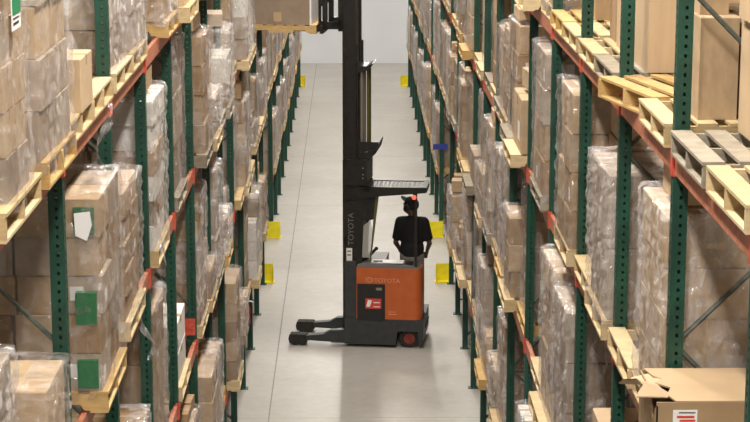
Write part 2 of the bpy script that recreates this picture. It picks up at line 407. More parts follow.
def pallet_parts(parent, wood, s, sub):
    """stringers and deck boards under parent; local x runs away from the aisle"""
    P = PAL[wood]; rz = 0 if s > 0 else math.pi
    for y in (-PW/2+0.02, 0, PW/2-0.02): put('stringer', P['st'], parent, (0, y, 0), None, rz)
    for x in TOPB:
        put('deck_board', P['bd'], parent, (s*(x+random.uniform(-0.008,0.008)), random.uniform(-0.006,0.006), PH-0.016), None, rz)
    if not sub:
        for x in (0.0, 0.48, 0.975): put('bottom_board', P['one'], parent, (s*x, 0, 0), None, rz)

# ------------------------------------------------------------------ cartons
def carton_mesh(mat, label=False):
    mb = MB(); b = 0.012
    mb.cbox(-0.5, 0.5, -0.5, 0.5, 0, 1, b)
    mb.cur = 1; e = 0.004
    mb.quad((-0.5-e,-0.055,1+e), (0.5+e,-0.055,1+e), (0.5+e,0.055,1+e), (-0.5-e,0.055,1+e))
    for sx in (-1, 1):
        x = sx*(0.5+e); q = [(x,-0.055,0.8), (x,0.055,0.8), (x,0.055,1+e), (x,-0.055,1+e)]
        mb.quad(*(q if sx > 0 else q[::-1]))
    if label:
        mb.cur = 2
        y = -0.5-e; mb.quad((-0.32,y,0.35), (0.02,y,0.35), (0.02,y,0.72), (-0.32,y,0.72))
        for sx in (-1, 1):
            x = sx*(0.5+e); q = [(x,-0.35,0.2), (x,-0.1,0.2), (x,-0.1,0.55), (x,-0.35,0.55)]
            mb.quad(*(q if sx > 0 else q[::-1]))
    return mb.mesh('carton', [mat, M['tape'], M['paper']])
CART = {k: (carton_mesh(M[k]), carton_mesh(M[k], True)) for k in ('carton', 'carton_grey', 'carton_white', 'carton_green', 'carton_tan')}
def film_mesh(seed, mat, ragged=0.0, nu=22, nz=30):
    """crinkled open-bottomed film shell round a unit stack, rounded at the corners"""
    mb = MB(); rnd = random.Random(seed); off = Vector((seed*3.7, seed*1.3, 0))
    per = []
    for side in range(4):
        for i in range(nu):
            t = i/nu - 0.5
            per.append({0: (t,-0.5), 1: (0.5,t), 2: (-t,0.5), 3: (-0.5,-t)}[side])
    n = len(per); rows = []
    for j in range(nz+3):
        row = []
        zz = min(1.0, j/nz); inset = 0 if j <= nz else (0.03 if j == nz+1 else 0.16)
        for i, (x, y) in enumerate(per):
            u = (x if abs(y) > 0.49 else y)
            d = noise.noise(Vector((x*4.2, y*4.2, zz*3.0)) + off)*0.026
            # taut diagonal pull lines and fine horizontal creases
            d += (1-abs(noise.noise(Vector((u*3.0+zz*4.0, zz*15-u*4.0, seed)))))**3*0.034 - 0.017
            d += noise.noise(Vector((u*5.0, zz*26, seed+7)))*0.017
            k = 1 + (d if j <= nz else 0) - inset*2
            cr = 0.985 if abs(abs(x)-abs(y)) < 0.03 else 1.0
            z = zz + (0.012 if j > nz else 0) + (noise.noise(Vector((x*6, y*6, 5)) + off)*0.02 if j >= nz else 0)
            if j == 0: z += noise.noise(Vector((x*5, y*5, 9)) + off)*0.05 - 0.02
            row.append((x*k*cr, y*k*cr, z))
        rows.append(row)
    for r in rows: mb.v += r
    for j in range(len(rows)-1):
        for i in range(n):
            k = (i+1) % n; mb.f.append((j*n+i, j*n+k, (j+1)*n+k, (j+1)*n+i)); mb.mi.append(0)
    return mb.mesh('stretch_wrap', mat)
FILM = [film_mesh(i, M['film'] if i % 3 else M['film_thick']) for i in range(8)]
FILM_FAR = [film_mesh(20+i, M['film'] if i % 3 else M['film_thick'], 0, 9, 14) for i in range(4)]

def stack(parent, x0, s, y0, y1, d, h, z0, nx, ny, nz, kinds, name='carton', drop=0.0, jit=0.012, lab=0.25, layered=False, mixed=False):
    """nx*ny*nz cartons filling a block; local x from x0 outwards by d"""
    dz = h/nz; cx = d/nx; cy = (y1-y0)/ny
    for k in range(nz):
        lk = kinds[k % len(kinds)] if layered else random.choice(kinds)
        for i in range(nx):
            for j in range(ny):
                if k == nz-1 and random.random() < drop: continue
                kind = random.choice(kinds) if mixed else lk
                me = CART[kind][1 if random.random() < lab else 0]
                g = 0.972
                put(name, me, parent, (s*(x0 + cx*(i+0.5)) + random.uniform(-jit,jit)*0.5, y0 + cy*(j+0.5) + random.uniform(-jit,jit)*0.5, z0 + dz*k), (cx*g-jit*0.3, cy*g-jit*0.3, dz*0.978))
SHELF = {0: 'floor level', 1: 'lowest shelf', 2: 'second shelf up', 3: 'third shelf up', 4: 'top shelf'}
def slot_y(bay, slot, far=False):
    """centre of a slot; bay counts the near row from its far end as in Y0 - k*pitch"""
    if far:
        a = FAR0 + bay*PITCH_Y; return a + (0.555 if slot == 'n' else PITCH_Y-0.555)
    a = Y0 - (bay+1)*PITCH_Y
    return a + (0.555 if slot == 'n' else PITCH_Y-0.555)
def where(side, lev, bay, slot, far, back=False):
    rk = ('right' if side > 0 else 'left') + (' back' if back else '') + (' far' if far else '') + ' rack'
    n = ORD[bay] if far else ORD[N_NEAR-1-bay]
    return f'{rk}, {SHELF[lev]}, {n} bay, {"near" if slot == "n" else "far"} slot'
FIRST_TONE = {'carton': 'brown', 'carton_grey': 'greyish', 'carton_white': 'white', 'carton_green': 'green', 'carton_tan': 'tan'}
USED = set()
def load(side, lev, bay, slot, h, far=False, kinds=('carton',), n=(2,2,4), wrap=True, wood=None, set_back=0.0, w=0.93, d=1.04, drop=0.0, film=None, z_off=0.0, dy=0.0, back=False, lab=0.25, over=OVER, detail=None, layered=False, mixed=False, topper=0):
    if (side, lev, bay, slot, far, back) in USED: return None
    s = side; face = XR if s > 0 else XL
    x0 = face - s*over
    if back: x0 = face + s*(RACK_D + BK - 0.05)
    y = slot_y(bay, slot, far) + dy; z = LEV[lev] + z_off
    if not in_view(min(x0, x0+s*1.1), max(x0, x0+s*1.1), y-0.5, y+0.5, z, z+PH+h): return None
    USED.add((side, lev, bay, slot, far, back))
    wood = wood or random.choice(['wood_new','wood_new','wood_orange','wood_grey'])
    close = (y < 21.5 and not back) if detail is None else detail
    wl = where(side, lev, bay, slot, far, back)
    tone = FIRST_TONE[kinds[0]]
    lbl = (f'film-wrapped {tone} cartons: ' if wrap else f'open stacked {tone} cartons: ') + wl
    t = thing('wrapped_pallet_load' if wrap else 'stacked_pallet_load', lbl, 'pallet load', (x0, y, z), 0, 'pallet loads in the racks')
    rz = 0 if s > 0 else math.pi
    if close:
        p = put('pallet', PAL[wood]['bottom'], t, (0,0,0), None, 0)
        if s < 0: p.scale = (-1,1,1)
        P = PAL[wood]
        for yy in (-PW/2+0.02, 0, PW/2-0.02): put('stringer', P['st'], p, (0, yy, 0))
        for x in TOPB: put('deck_board', P['bd'], p, (x+random.uniform(-0.008,0.008), random.uniform(-0.006,0.006), PH-0.016))
    else:
        put('pallet', PAL[wood]['whole'], t, (0,0,0), None, rz)
    sk = random.uniform(-0.01, 0.01)
    stack(t, 0.02+set_back, s, -w/2, w/2, d-set_back-0.04, h, PH, n[0], n[1], n[2], list(kinds), 'carton', drop, 0.03 if close else 0.015, lab, layered, mixed)
    if topper:
        tw = w/topper*random.uniform(0.45,0.8); td = random.uniform(0.4,0.8); th = random.uniform(0.10,0.2)
        for q in range(topper): put('carton', CART[kinds[0]][0], t, (s*(0.04+set_back+td/2+random.uniform(0,0.1)), -w/2+w*(q+0.5)/topper, PH+h+0.045), (td, tw, th), random.uniform(-0.1,0.1))
    if wrap:
        me = film if film is not None else random.choice(FILM if y < 24 else FILM_FAR)
        o = put('stretch_wrap', me, t, (s*(0.02+set_back+(d-set_back-0.04)/2), sk, PH-0.03), (d-set_back+0.0, w+0.035, h+0.05), random.choice((0, math.pi)))
    return t
def empty_pallet(side, lev, bay, slot, wood, label, rot=0.0, over=OVER, dy=0.0):
    s = side; face = XR if s > 0 else XL
    USED.add((side, lev, bay, slot, False, False))
    t = thing('wooden_pallet', label, 'pallet', (face - s*over, slot_y(bay, slot) + dy, LEV[lev]), rot, 'bare wooden pallets')
    pallet_parts(t, wood, s, False); return t
def big_carton(x0, x1, y0, y1, z0, z1, label, kind='carton_tan', lab=False):
    o = put('cardboard_carton', CART[kind][1 if lab else 0], None, ((x0+x1)/2, (y0+y1)/2, z0), (x1-x0, y1-y0, z1-z0))
    return tag(o, label, 'carton', 'large single cartons')
PT = PH + 0.001

# ---------------------------------------------- right rack, top shelf (nearest bays)
T = LEV[4]; U = LEV[3]
empty_pallet(1, 4, 11, 'n', 'wood_new', 'fresh yellow wooden pallet at right edge on top shelf', dy=-0.06)
empty_pallet(1, 4, 11, 'f', 'wood_grey', 'weathered grey wooden pallet on right top shelf nearest camera', dy=-0.03)
empty_pallet(1, 4, 10, 'n', 'wood_new', 'pale wooden pallet beside green post on right top shelf', dy=0.03)
empty_pallet(1, 4, 10, 'f', 'wood_orange', 'orange-toned wooden pallet turned askew on right top shelf', rot=R(12), over=0.05, dy=0.0)
empty_pallet(1, 4, 9, 'n', 'wood_grey', 'grey wooden pallet under tall tan carton on right top shelf')
empty_pallet(1, 4, 9, 'f', 'wood_new', 'wooden pallet second behind the askew one, right top shelf')
empty_pallet(1, 4, 8, 'n', 'wood_new', 'bright wooden pallet farther along the right top shelf')
empty_pallet(1, 4, 8, 'f', 'wood_orange', 'wooden pallet under small tan carton, right top shelf far')
big_carton(2.03, 2.68, 9.25, 10.12, T+PT, T+PT+0.60, 'tan carton at right image edge standing on grey pallet', 'carton_tan')
big_carton(2.00, 2.70, 9.18, 10.05, T+2*PT+0.475, T+PT+1.35, 'upper tan carton stacked at the upper right image edge', 'carton_tan')
big_carton(1.885, 2.10, 10.50, 11.28, T+PT, T+PT+0.56, 'narrow brown carton standing just right of nearest right post', 'carton')
big_carton(2.12, 2.72, 10.55, 11.28, T+PT, T+PT+0.56, 'brown carton set deep beside narrow one, right top shelf', 'carton')
big_carton(1.90, 2.06, 10.62, 11.28, T+PT+0.562, T+PT+1.1, 'small carton stacked on narrow brown carton, right top shelf', 'carton_tan')
big_carton(1.90, 2.10, 12.44, 13.95, T+PT, T+PT+1.15, 'tall pale tan carton between two green posts, right top shelf', 'carton_tan')
big_carton(2.105, 2.72, 12.46, 13.9, T+PT, T+PT+1.10, 'tall carton standing behind pale tan one, right top shelf', 'carton_tan')
big_carton(1.92, 2.70, 14.0, 14.44, T+PT, T+PT+1.2, 'tall brown carton left of the pale tan one, right top shelf', 'carton')
big_carton(1.95, 2.70, 15.65, 16.5, T+PT, T+PT+0.9, 'carton near top edge on far right top shelf pallet', 'carton')

# right rack, third shelf up (nearest bays)
USED.add((1, 3, 11, 'n', False, False)); USED.add((1, 3, 8, 'f', False, False)); USED.add((1, 3, 7, 'f', False, False))
empty_pallet(1, 3, 11, 'f', 'wood_new', 'pallet under the torn carton at lower right', dy=0.0)
load(1, 3, 10, 'n', 1.14, kinds=('carton_tan',), n=(2,1,4), wrap=True, film=FILM[3], wood='wood_new', lab=0.0)
empty_pallet(1, 3, 10, 'f', 'wood_new', 'bare pallet between wrapped stacks, right third shelf', over=0.05)
load(1, 3, 9, 'n', 0.98, kinds=('carton_grey',), n=(2,2,2), wrap=True, film=FILM[6], wood='wood_new', over=0.07, lab=0)
load(1, 3, 9, 'f', 1.20, kinds=('carton',), n=(2,1,5), wrap=False, wood='wood_new', set_back=0.22, lab=0)
load(1, 3, 8, 'n', 1.20, kinds=('carton',), n=(2,2,4), wrap=True, film=FILM[1], wood='wood_new', over=0.07)
load(1, 3, 7, 'n', 1.25, kinds=('carton_grey','carton'), n=(2,2,4), wrap=True, film=FILM[5], over=0.07)
# small carton on top of the near wrapped stack
big_carton(1.78, 2.4, 10.42, 10.95, U+PH+1.19, U+PH+1.34, 'small yellowish carton atop wrapped stack beside nearest right post', 'carton_tan')
# ---- torn carton at the lower right
def torn_carton():
    x0, x1, y0, y1, z0, z1 = 0.0, 0.98, 0.0, 0.60, 0.0, 0.33
    t = thing('torn_carton', 'large open-flapped brown carton with red-printed label, bottom right corner', 'carton', (1.56, 9.58, U+PT), 0, 'large single cartons')
    th = 0.008
    b = MB(); b.box(0, 0.98, 0, th, 0, z1).box(0, 0.98, y1-th, y1, 0, z1).box(0.98-th, 0.98, 0, y1, 0, z1).box(0, 0.98, 0, y1, 0, th)
    b.build('body', M['carton'], t)
    b = MB().prism([(0,0),(y1,0),(y1,z1),(0.42,z1),(0.36,z1-0.09),(0.22,z1-0.03),(0.12,z1-0.13),(0.04,z1-0.04),(0,z1-0.02)], 'x', 0, th); b.build('torn_side', M['carton'], t)
    b = MB(); b.cur = 0
    pts = [(0.10,0.0),(0.98,0.0),(0.98,y1),(0.02,y1),(0.05,0.46),(0.09,0.40),(0.04,0.33),(0.11,0.24),(0.07,0.12)]
    b.prism(pts, 'z', z1, z1+th).build('lid', M['carton_tan'], t)
    b = MB(); n = 7
    A = [(0.07+0.02*math.sin(i*1.7), 0.08+0.075*i, z1+0.004) for i in range(n)]
    Bp = [(-0.10+0.05*math.sin(i*1.3), 0.06+0.08*i, z1+0.015+0.05*math.sin(i*0.9)) for i in range(n)]
    for i in range(n-1):
        b.quad(A[i], A[i+1], Bp[i+1], Bp[i]); 
        b.quad(*[(p[0],p[1],p[2]-0.006) for p in (A[i], Bp[i], Bp[i+1], A[i+1])])
    b.build('torn_flap', M['carton_tan'], t)
    # shipping label
    lx, lz = 0.085, 0.125
    lb = MB().box(lx, lx+0.125, -0.003, 0.0, lz, lz+0.165).build('shipping_label', M['paper'], t)
    b = MB()
    for i, (a, c) in enumerate([(0.02,0.11),(0.035,0.115),(0.025,0.10),(0.04,0.105)]):
        b.box(lx+a, lx+c, -0.0045, -0.003, lz+0.122-0.02*i, lz+0.134-0.02*i)
    b.build('red_print', M['sticker_red'], lb)
    MB().box(lx+0.03, lx+0.115, -0.0045, -0.003, lz+0.147, lz+0.155).build('grey_print', M['console'], lb)
torn_carton()

# ---------------------------------------------- left rack, top shelf (nearest bays)
lt = load(-1, 4, 11, 'n', 0.98, kinds=('carton_tan','carton_grey'), n=(2,2,5), wrap=True, film=FILM[7], wood='wood_new', lab=0, over=0.09, w=0.56, dy=-0.21)
load(-1, 4, 11, 'f', 1.25, kinds=('carton_grey','carton_grey','carton_tan','carton_grey','carton_grey'), n=(2,2,5), wrap=True, film=FILM[2], wood='wood_orange', lab=0, over=0.09, w=0.97, dy=-0.02, layered=True)
empty_pallet(-1, 4, 10, 'n', 'wood_new', 'new wooden pallet beside nearest left post on left top shelf', dy=0.02)
empty_pallet(-1, 4, 10, 'f', 'wood_new', 'bare pallet with hanging film scraps on left top shelf')
big_carton(-2.0, -1.50, 10.78, 11.25, T+PT, T+PT+0.30, 'slim tan carton on new pallet, left top shelf', 'carton_tan')
load(-1, 4, 9, 'n', 1.1, kinds=('carton_grey',), n=(2,2,4), wrap=True, film=FILM[0], set_back=0.03)
load(-1, 4, 9, 'f', 1.1, kinds=('carton_grey','carton_white'), n=(2,2,4), wrap=True, film=FILM[3])
# left rack, third shelf up
load(-1, 3, 11, 'n', 0.74, kinds=('carton_grey',), n=(2,2,3), wrap=True, film=FILM[0], set_back=0.12)
load(-1, 3, 11, 'f', 0.44, kinds=('carton_tan',), n=(2,1,1), wrap=True, film=FILM[1], wood='wood_orange', lab=0.0, w=0.62, dy=0.08)
USED.add((-1, 3, 10, 'n', False, False))
lg = load(-1, 3, 10, 'f', 1.14, kinds=('carton','carton_grey','carton'), mixed=True, n=(4,2,5), wrap=True, film=FILM[4], wood='wood_orange', over=0.12, dy=-0.44)
load(-1, 3, 9, 'n', 0.86, kinds=('carton',), n=(2,2,5), wrap=True, film=FILM[5], wood='wood_new', over=0.08)
for q in ((-1,3,9,'f'),(-1,3,8,'f'),(-1,3,7,'f'),(-1,2,8,'f'),(-1,2,7,'f'),(1,3,8,'f'),(1,3,7,'f'),(1,2,7,'f')): USED.add((*q, False, False))
load(-1, 3, 8, 'n', 1.16, kinds=('carton_white','carton_grey','carton'), n=(2,2,6), wrap=True, film=FILM[3], over=0.06)
load(-1, 3, 7, 'n', 1.32, kinds=('carton_grey',), n=(1,1,3), wrap=True, film=FILM[1])
big_carton(-2.1, -1.56, 14.66, 15.2, U+PH+1.21, U+PH+1.36, 'small tan carton atop wrapped stack, left third shelf', 'carton')
# second shelf up
load(-1, 2, 8, 'n', 1.22, kinds=('carton','carton_tan'), n=(2,1,3), wrap=True, film=FILM[2], lab=0)
load(-1, 2, 6, 'n', 1.28, kinds=('carton_grey','carton'), n=(2,1,6), wrap=True, film=FILM[6], lab=0.6, over=0.05)
load(-1, 2, 7, 'n', 0.55, kinds=('carton_white',), n=(1,1,2), wrap=False)
load(1, 2, 8, 'n', 1.22, kinds=('carton_grey',), n=(2,1,3), wrap=True, film=FILM[0], over=0.08, lab=0)
load(1, 2, 9, 'n', 0.85, kinds=('carton_tan',), n=(1,1,2), wrap=False, lab=0)

# ---------------------------------------------- the rest of the near runs
mixes = [('carton',), ('carton_grey',), ('carton','carton_grey'), ('carton_grey','carton_white'), ('carton','carton_tan'), ('carton_tan','carton')]
for bay in range(12, -1, -1):
    for lev in (4, 3, 2, 1):
        for slot in 'nf':
            for side in (1, -1):
                if bay >= 12: continue
                r = random.random()
                if r < (0.20 if bay > 5 else 0.08): continue
                h = random.choice((0.85, 0.98, 1.08, 1.15, 1.22, 1.3)) if r > (0.36 if bay > 5 else 0.28) else random.choice((0.3,0.42,0.55))
                if lev == 4: h = random.uniform(0.8, 1.2)
                nz = max(1, round(h/0.27)); nn = (2, 2, nz) if bay > 5 else (1, 2, nz)
                if random.random() < 0.15: nn = (nn[0], 1, max(1, nz-1))
                load(side, lev, bay, slot, h, kinds=random.choice(mixes), n=nn, wrap=random.random() < 0.86, set_back=random.choice((0,0,0.03,0.08)), drop=0.0 if random.random() < 0.7 else 0.4, over=random.choice((0.0,0.04,0.08,0.12,0.16)), topper=random.choice((0,0,1,2)), mixed=random.random() < 0.3, w=random.choice((0.76,0.86,0.93,0.95)), dy=random.uniform(-0.03,0.03))
# floor-level pallets, some places left free
for bay in range(8, -1, -1):
    for slot in 'nf':
        for side in (1, -1):
            if random.random() < 0.55: continue
            h = random.uniform(0.4, 0.8)
            load(side, 0, bay, slot, h, kinds=random.choice(mixes), n=(1,2,max(2, round(h/0.27))), wrap=random.random() < 0.8, over=-0.29)
# far runs
for bay in range(N_FAR):
    for lev in (3, 2, 1, 0):
        for slot in 'nf':
            for side in (1, -1):
                if random.random() < (0.05 if lev else 0.5): continue
                h = random.uniform(0.75, 1.3) if lev else random.uniform(0.4, 0.9)
                load(side, lev, bay, slot, h, far=True, kinds=random.choice(mixes), n=(1,1,max(2, round(h/0.33))), wrap=random.random() < 0.85, over=random.choice((0.01,0.05)) if lev else -0.24)
# loads in the racks behind, seen through the gaps
for bay in range(11, 3, -1):
    for lev in (4, 3, 2):
        for slot in 'nf':
            for side in (1, -1):
                h = random.uniform(0.9, 1.3)
                load(side, lev, bay, slot, h, back=True, kinds=random.choice(mixes), n=(1,1,random.choice((2,3,4))), wrap=random.random() < 0.3, set_back=0.0)
# loads above the cross aisle
for s, face, nm in ((1, XR, 'right'), (-1, XL, 'left')):
    for lev in (2, 3):
        for i in range(3):
            y = Y0 + 0.7 + i*1.28; h = random.uniform(0.8, 1.25); x0 = face - s*OVER
            t = thing('wrapped_pallet_load', f'film-wrapped cartons above the cross aisle, {nm}, {"lower" if lev == 2 else "upper"} beam, {("near","middle","far")[i]} place', 'pallet load', (x0, y, LEV[lev]), 0, 'pallet loads in the racks')
            put('pallet', PAL['wood_new']['whole'], t, (0,0,0), None, 0 if s > 0 else math.pi)
            stack(t, 0.02, s, -0.46, 0.46, 1.0, h, PH, 1, 1, 3, ['carton_grey','carton'])
            put('stretch_wrap', FILM_FAR[i], t, (s*0.52, 0, PH-0.03), (1.04, 0.965, h+0.05))

# ------------------------------------------------------------------ reach truck
def rounded(pts, r, seg=5):
    """round the corners of a 2-d polygon"""
    out = []; n = len(pts)
    for i in range(n):
        p0, p, p1 = Vector(pts[i-1]), Vector(pts[i]), Vector(pts[(i+1) % n])
        rr = r[i] if isinstance(r, (list, tuple)) else r
        if rr <= 0: out.append(tuple(p)); continue
        a = p + (p0-p).normalized()*rr; b = p + (p1-p).normalized()*rr
        for k in range(seg+1):
            t = k/seg; out.append(tuple(a*(1-t)**2 + p*2*t*(1-t) + b*t*t))
    return out
def text_mesh(body, size, mat, depth=0.001):
    cu = bpy.data.curves.new('lettering', 'FONT'); cu.body = body; cu.size = size; cu.extrude = depth; cu.align_x = 'CENTER'; cu.align_y = 'CENTER'
    cu.resolution_u = 3
    o = bpy.data.objects.new('tmp', cu); COL.objects.link(o)
    dg = bpy.context.evaluated_depsgraph_get(); me = bpy.data.meshes.new_from_object(o.evaluated_get(dg))
    bpy.data.objects.remove(o); me.materials.clear(); me.materials.append(mat); return me
TROT = R(-7)
TX, TY = 0.52, 29.37
def truck():
    t = thing('reach_truck', 'orange and black stand-up reach truck with raised mast in the aisle', 'reach truck', (TX, TY, 0), TROT)
    W = 1.02
    # base / chassis (local x to the rear, y away from the camera)
    pts = [(-0.64,0.05),(0.16,0.05),(0.19,0.27),(0.50,0.27),(0.53,0.05),(0.57,0.05),(0.59,0.12),(0.59,0.46),(-0.64,0.46)]
    MB().prism(pts, 'y', 0.0, W).build('chassis', M['chassis'], t)
    MB().prism(rounded([(-0.64,0.46),(-0.455,0.46),(-0.455,1.36),(-0.64,1.36)], [0,0,0.03,0.03]), 'y', 0.02, W-0.02).build('mast_housing', M['chassis'], t)
    # orange body, rounded at the rear
    plan = rounded([(-0.455,0.0),(0.56,0.0),(0.56,0.36),(-0.455,0.36)], [0.015,0.13,0.05,0.0], 6)
    ob = MB().prism(plan, 'z', 0.46, 1.27).build('body', M['t_orange'], t)
    plan2 = rounded([(-0.455,0.36),(-0.05,0.36),(-0.05,W),(-0.455,W)], [0,0,0.02,0.02], 4)
    MB().prism(plan2, 'z', 0.46, 1.27).build('body_front', M['t_orange'], t)
    MB().box(-0.455, -0.05, 0.345, W, 1.27, 1.30).build('dash_top', M['console'], t)
    MB().box(0.0, 0.60, 0.36, W-0.03, 0.24, 0.275).build('step_floor', M['rubber'], t)
    MB().box(-0.05, 0.45, W-0.05, W, 0.46, 1.15).build('far_side_panel', M['chassis'], t)
    # battery panel
    bp = MB().box(-0.44, -0.005, -0.012, 0.0, 0.44, 1.02).build('battery_panel', M['black'], t)
    st = MB().box(-0.31, -0.065, -0.016, -0.012, 0.63, 0.79).build('red_sticker', M['sticker_red'], bp)
    b = MB().prism([(-0.30,0.66),(-0.24,0.66),(-0.21,0.76),(-0.27,0.77)], 'y', -0.018, -0.016)
    b.build('white_patch', M['wht'], st)
    MB().box(-0.185, -0.085, -0.018, -0.016, 0.72, 0.735).box(-0.185, -0.085, -0.018, -0.016, 0.655, 0.668).build('white_print', M['wht'], st)
    MB().box(-0.145, -0.055, -0.016, -0.012, 0.925, 0.965).build('gold_plate', M['wood_grey'], bp)
    # printing on the body
    tm = put('lettering', text_mesh('TOYOTA', 0.098, M['fade']), ob, (0.025, -0.003, 1.075)); tm.rotation_euler = (R(90),0,0)
    em = MB()
    for (rx, rz, cx, cz) in ((0.062,0.042,-0.25,1.085), (0.024,0.042,-0.25,1.085), (0.050,0.018,-0.25,1.105)):
        n = 18
        for i in range(n):
            a0, a1 = 2*math.pi*i/n, 2*math.pi*(i+1)/n
            f = 0.80
            em.quad((cx+rx*math.cos(a0),-0.003,cz+rz*math.sin(a0)), (cx+rx*math.cos(a1),-0.003,cz+rz*math.sin(a1)), (cx+rx*f*math.cos(a1),-0.003,cz+rz*f*math.sin(a1)), (cx+rx*f*math.cos(a0),-0.003,cz+rz*f*math.sin(a0)))
    em.build('oval_emblem', M['fade'], ob)
    MB().box(0.04, 0.16, -0.003, 0.0, 0.575, 0.585).box(0.05, 0.17, -0.003, 0.0, 0.535, 0.55).build('small_print', M['fade'], ob)
    # console on top
    cn = MB(); cn.prism([(-0.44,1.27),(0.53,1.27),(0.51,1.29),(0.30,1.325),(-0.30,1.345),(-0.44,1.32)], 'y', 0.015, 0.34)
    c = cn.build('console', M['console'], t)
    MB().box(-0.14,0.27,0.04,0.26,1.344,1.352).box(-0.23,-0.15,0.08,0.27,1.345,1.350).build('paper_sheet', M['paper'], c)
    MB().box(-0.20,-0.06,0.10,0.18,1.349,1.362).build('clip', M['black'], c)
    MB().box(0.29,0.42,0.08,0.22,1.325,1.345).build('control_pod', M['black'], c)
    lv = MB(); lv.tube([(-0.42,0.2,1.34),(-0.26,0.22,1.44),(-0.17,0.22,1.53)], [0.035,0.03,0.022]); lv.build('tiller_arm', M['black'], t)
    MB().ball((-0.165,0.22,1.535), 0.03).build('tiller_knob', M['black'], t)
    # wheels
    def wheel(x, y0, y1, z, r, hub, tm, name):
        b = MB(); b.tube([(x,y0,z),(x,y1,z)], r, 20); o = b.build(name, tm, t)
        MB().tube([(x,y0-0.006,z),(x,y0+0.01,z)], r*hub, 16).build('hub', M['red_hub'], o); return o
    wheel(0.37, 0.06, 0.19, 0.145, 0.145, 0.60, M['rubber'], 'drive_wheel')
    wheel(0.30, 0.62, 0.78, 0.145, 0.145, 0.6, M['rubber'], 'caster_wheel')
    # straddle legs with load wheels
    for y in (0.02, 0.80):
        lg = MB(); lg.prism([(-0.64,0.06),(-1.30,0.085),(-1.30,0.155),(-0.98,0.185),(-0.86,0.25),(-0.64,0.27)], 'y', y, y+0.13); l = lg.build('straddle_leg', M['chassis'], t)
        MB().prism(rounded([(-1.24,0.03),(-1.51,0.03),(-1.53,0.10),(-1.51,0.175),(-1.24,0.175)], 0.02), 'y', y-0.02, y+0.15).build('leg_cap', M['rubber'], l)
        for wx in (-1.42, -1.30):
            MB().tube([(wx,y-0.024,0.065),(wx,y+0.154,0.065)], 0.065, 14).build('load_wheel', M['rubber'], l)
    # wedge fairing between leg and chassis
    MB().prism([(-0.64,0.06),(-0.86,0.06),(-0.80,0.24),(-0.64,0.25)], 'y', 0.01, 0.2).build('fairing', M['chassis'], t)
    # mast: three nested channel pairs
    for y in (0.10, 0.80):
        b = MB(); z1 = 2.95
        b.box(-0.675,-0.655,y,y+0.10,0.08,z1).box(-0.43,-0.41,y,y+0.10,0.08,z1).box(-0.655,-0.43,y+0.045,y+0.06,0.08,z1)
        b.build('outer_mast_rail', M['dark_steel'], t)
        b = MB(); b.box(-0.665,-0.645,y+0.11,y+0.17,0.3,4.7).box(-0.47,-0.45,y+0.11,y+0.17,0.3,4.7).box(-0.645,-0.47,y+0.13,y+0.145,0.3,4.7)
        b.build('middle_mast_rail', M['dark_steel'], t)
        b = MB(); b.box(-0.675,-0.655,y+0.02,y+0.10,2.9,6.9).box(-0.49,-0.47,y+0.02,y+0.10,2.9,6.9).box(-0.655,-0.49,y+0.055,y+0.07,2.9,6.9)
        b.build('inner_mast_rail', M['dark_steel'], t)
    for z in (0.6, 1.6, 2.86): MB().box(-0.66,-0.60,0.1,0.9,z,z+0.12).build('mast_crossbar', M['dark_steel'], t)
    for z in (3.6, 4.55, 5.6, 6.75): MB().box(-0.66,-0.60,0.12,0.88,z,z+0.10).build('mast_crossbar', M['dark_steel'], t)
    MB().box(-0.60,-0.47,0.15,0.85,0.4,2.9).build('mast_backplate', M['dark_steel'], t)
    MB().box(-0.60,-0.50,0.16,0.84,2.9,6.8).build('chain_guard', M['dark_steel'], t)
    MB().tube([(-0.405,0.32,1.3),(-0.405,0.32,4.28)], 0.032, 10).build('lift_cylinder', M['chrome'], t)
    MB().tube([(-0.405,0.66,1.3),(-0.405,0.66,4.28)], 0.032, 10).build('lift_cylinder', M['chrome'], t)
    MB().prism([(-0.50,4.26),(-0.29,4.32),(-0.22,4.42),(-0.24,4.42),(-0.32,4.38),(-0.50,4.38)], 'y', 0.22, 0.78).build('cylinder_bracket', M['dark_steel'], t)
    h = MB(); h.tube([(-0.31,0.36,2.9),(-0.31,0.36,4.33)], 0.020, 8); h.build('hydraulic_hose', M['hose'], t)
    h = MB(); h.tube([(-0.31,0.62,2.9),(-0.31,0.62,4.33)], 0.020, 8); h.build('hydraulic_hose', M['hose'], t)
    # hose tray on the back of the mast
    MB().prism(rounded([(-0.44,2.90),(-0.29,2.93),(-0.16,3.05),(-0.12,3.20),(-0.14,3.20),(-0.19,3.10),(-0.31,3.05),(-0.44,3.05)], 0.015, 3), 'y', 0.16, 0.86).build('hose_tray', M['dark_steel'], t)
    MB().prism([(-0.44,3.05),(-0.19,3.10),(-0.12,3.22),(-0.44,3.22)], 'y', 0.16, 0.175).build('tray_side', M['dark_steel'], t)
    MB().box(-0.66,-0.30,0.10,0.92,2.55,2.95).build('mast_tie_box', M['dark_steel'], t)
    for z in (2.72, 2.82, 2.66):
        MB().tube([(-0.36,0.094,z),(-0.36,0.101,z)], 0.012, 8).build('bolt', M['chrome'], t)
    # front pillar with mesh window
    for y in (0.06, 0.90):
        pl = MB(); pl.prism([(-0.44,1.30),(-0.38,1.30),(-0.35,2.0),(-0.30,2.52),(-0.44,2.52)], 'y', y, y+0.05); pl.build('front_pillar', M['dark_steel'], t)
    MB().prism([(-0.262,1.30),(-0.242,1.30),(-0.10,2.50),(-0.15,2.50)], 'y', 0.06, 0.10).build('slanted_strut', M['hose'], t)
    MB().prism([(-0.37,1.42),(-0.255,1.42),(-0.215,1.86),(-0.24,2.02),(-0.35,1.92)], 'y', 0.075, 0.08).build('side_window', M['glass'], t)
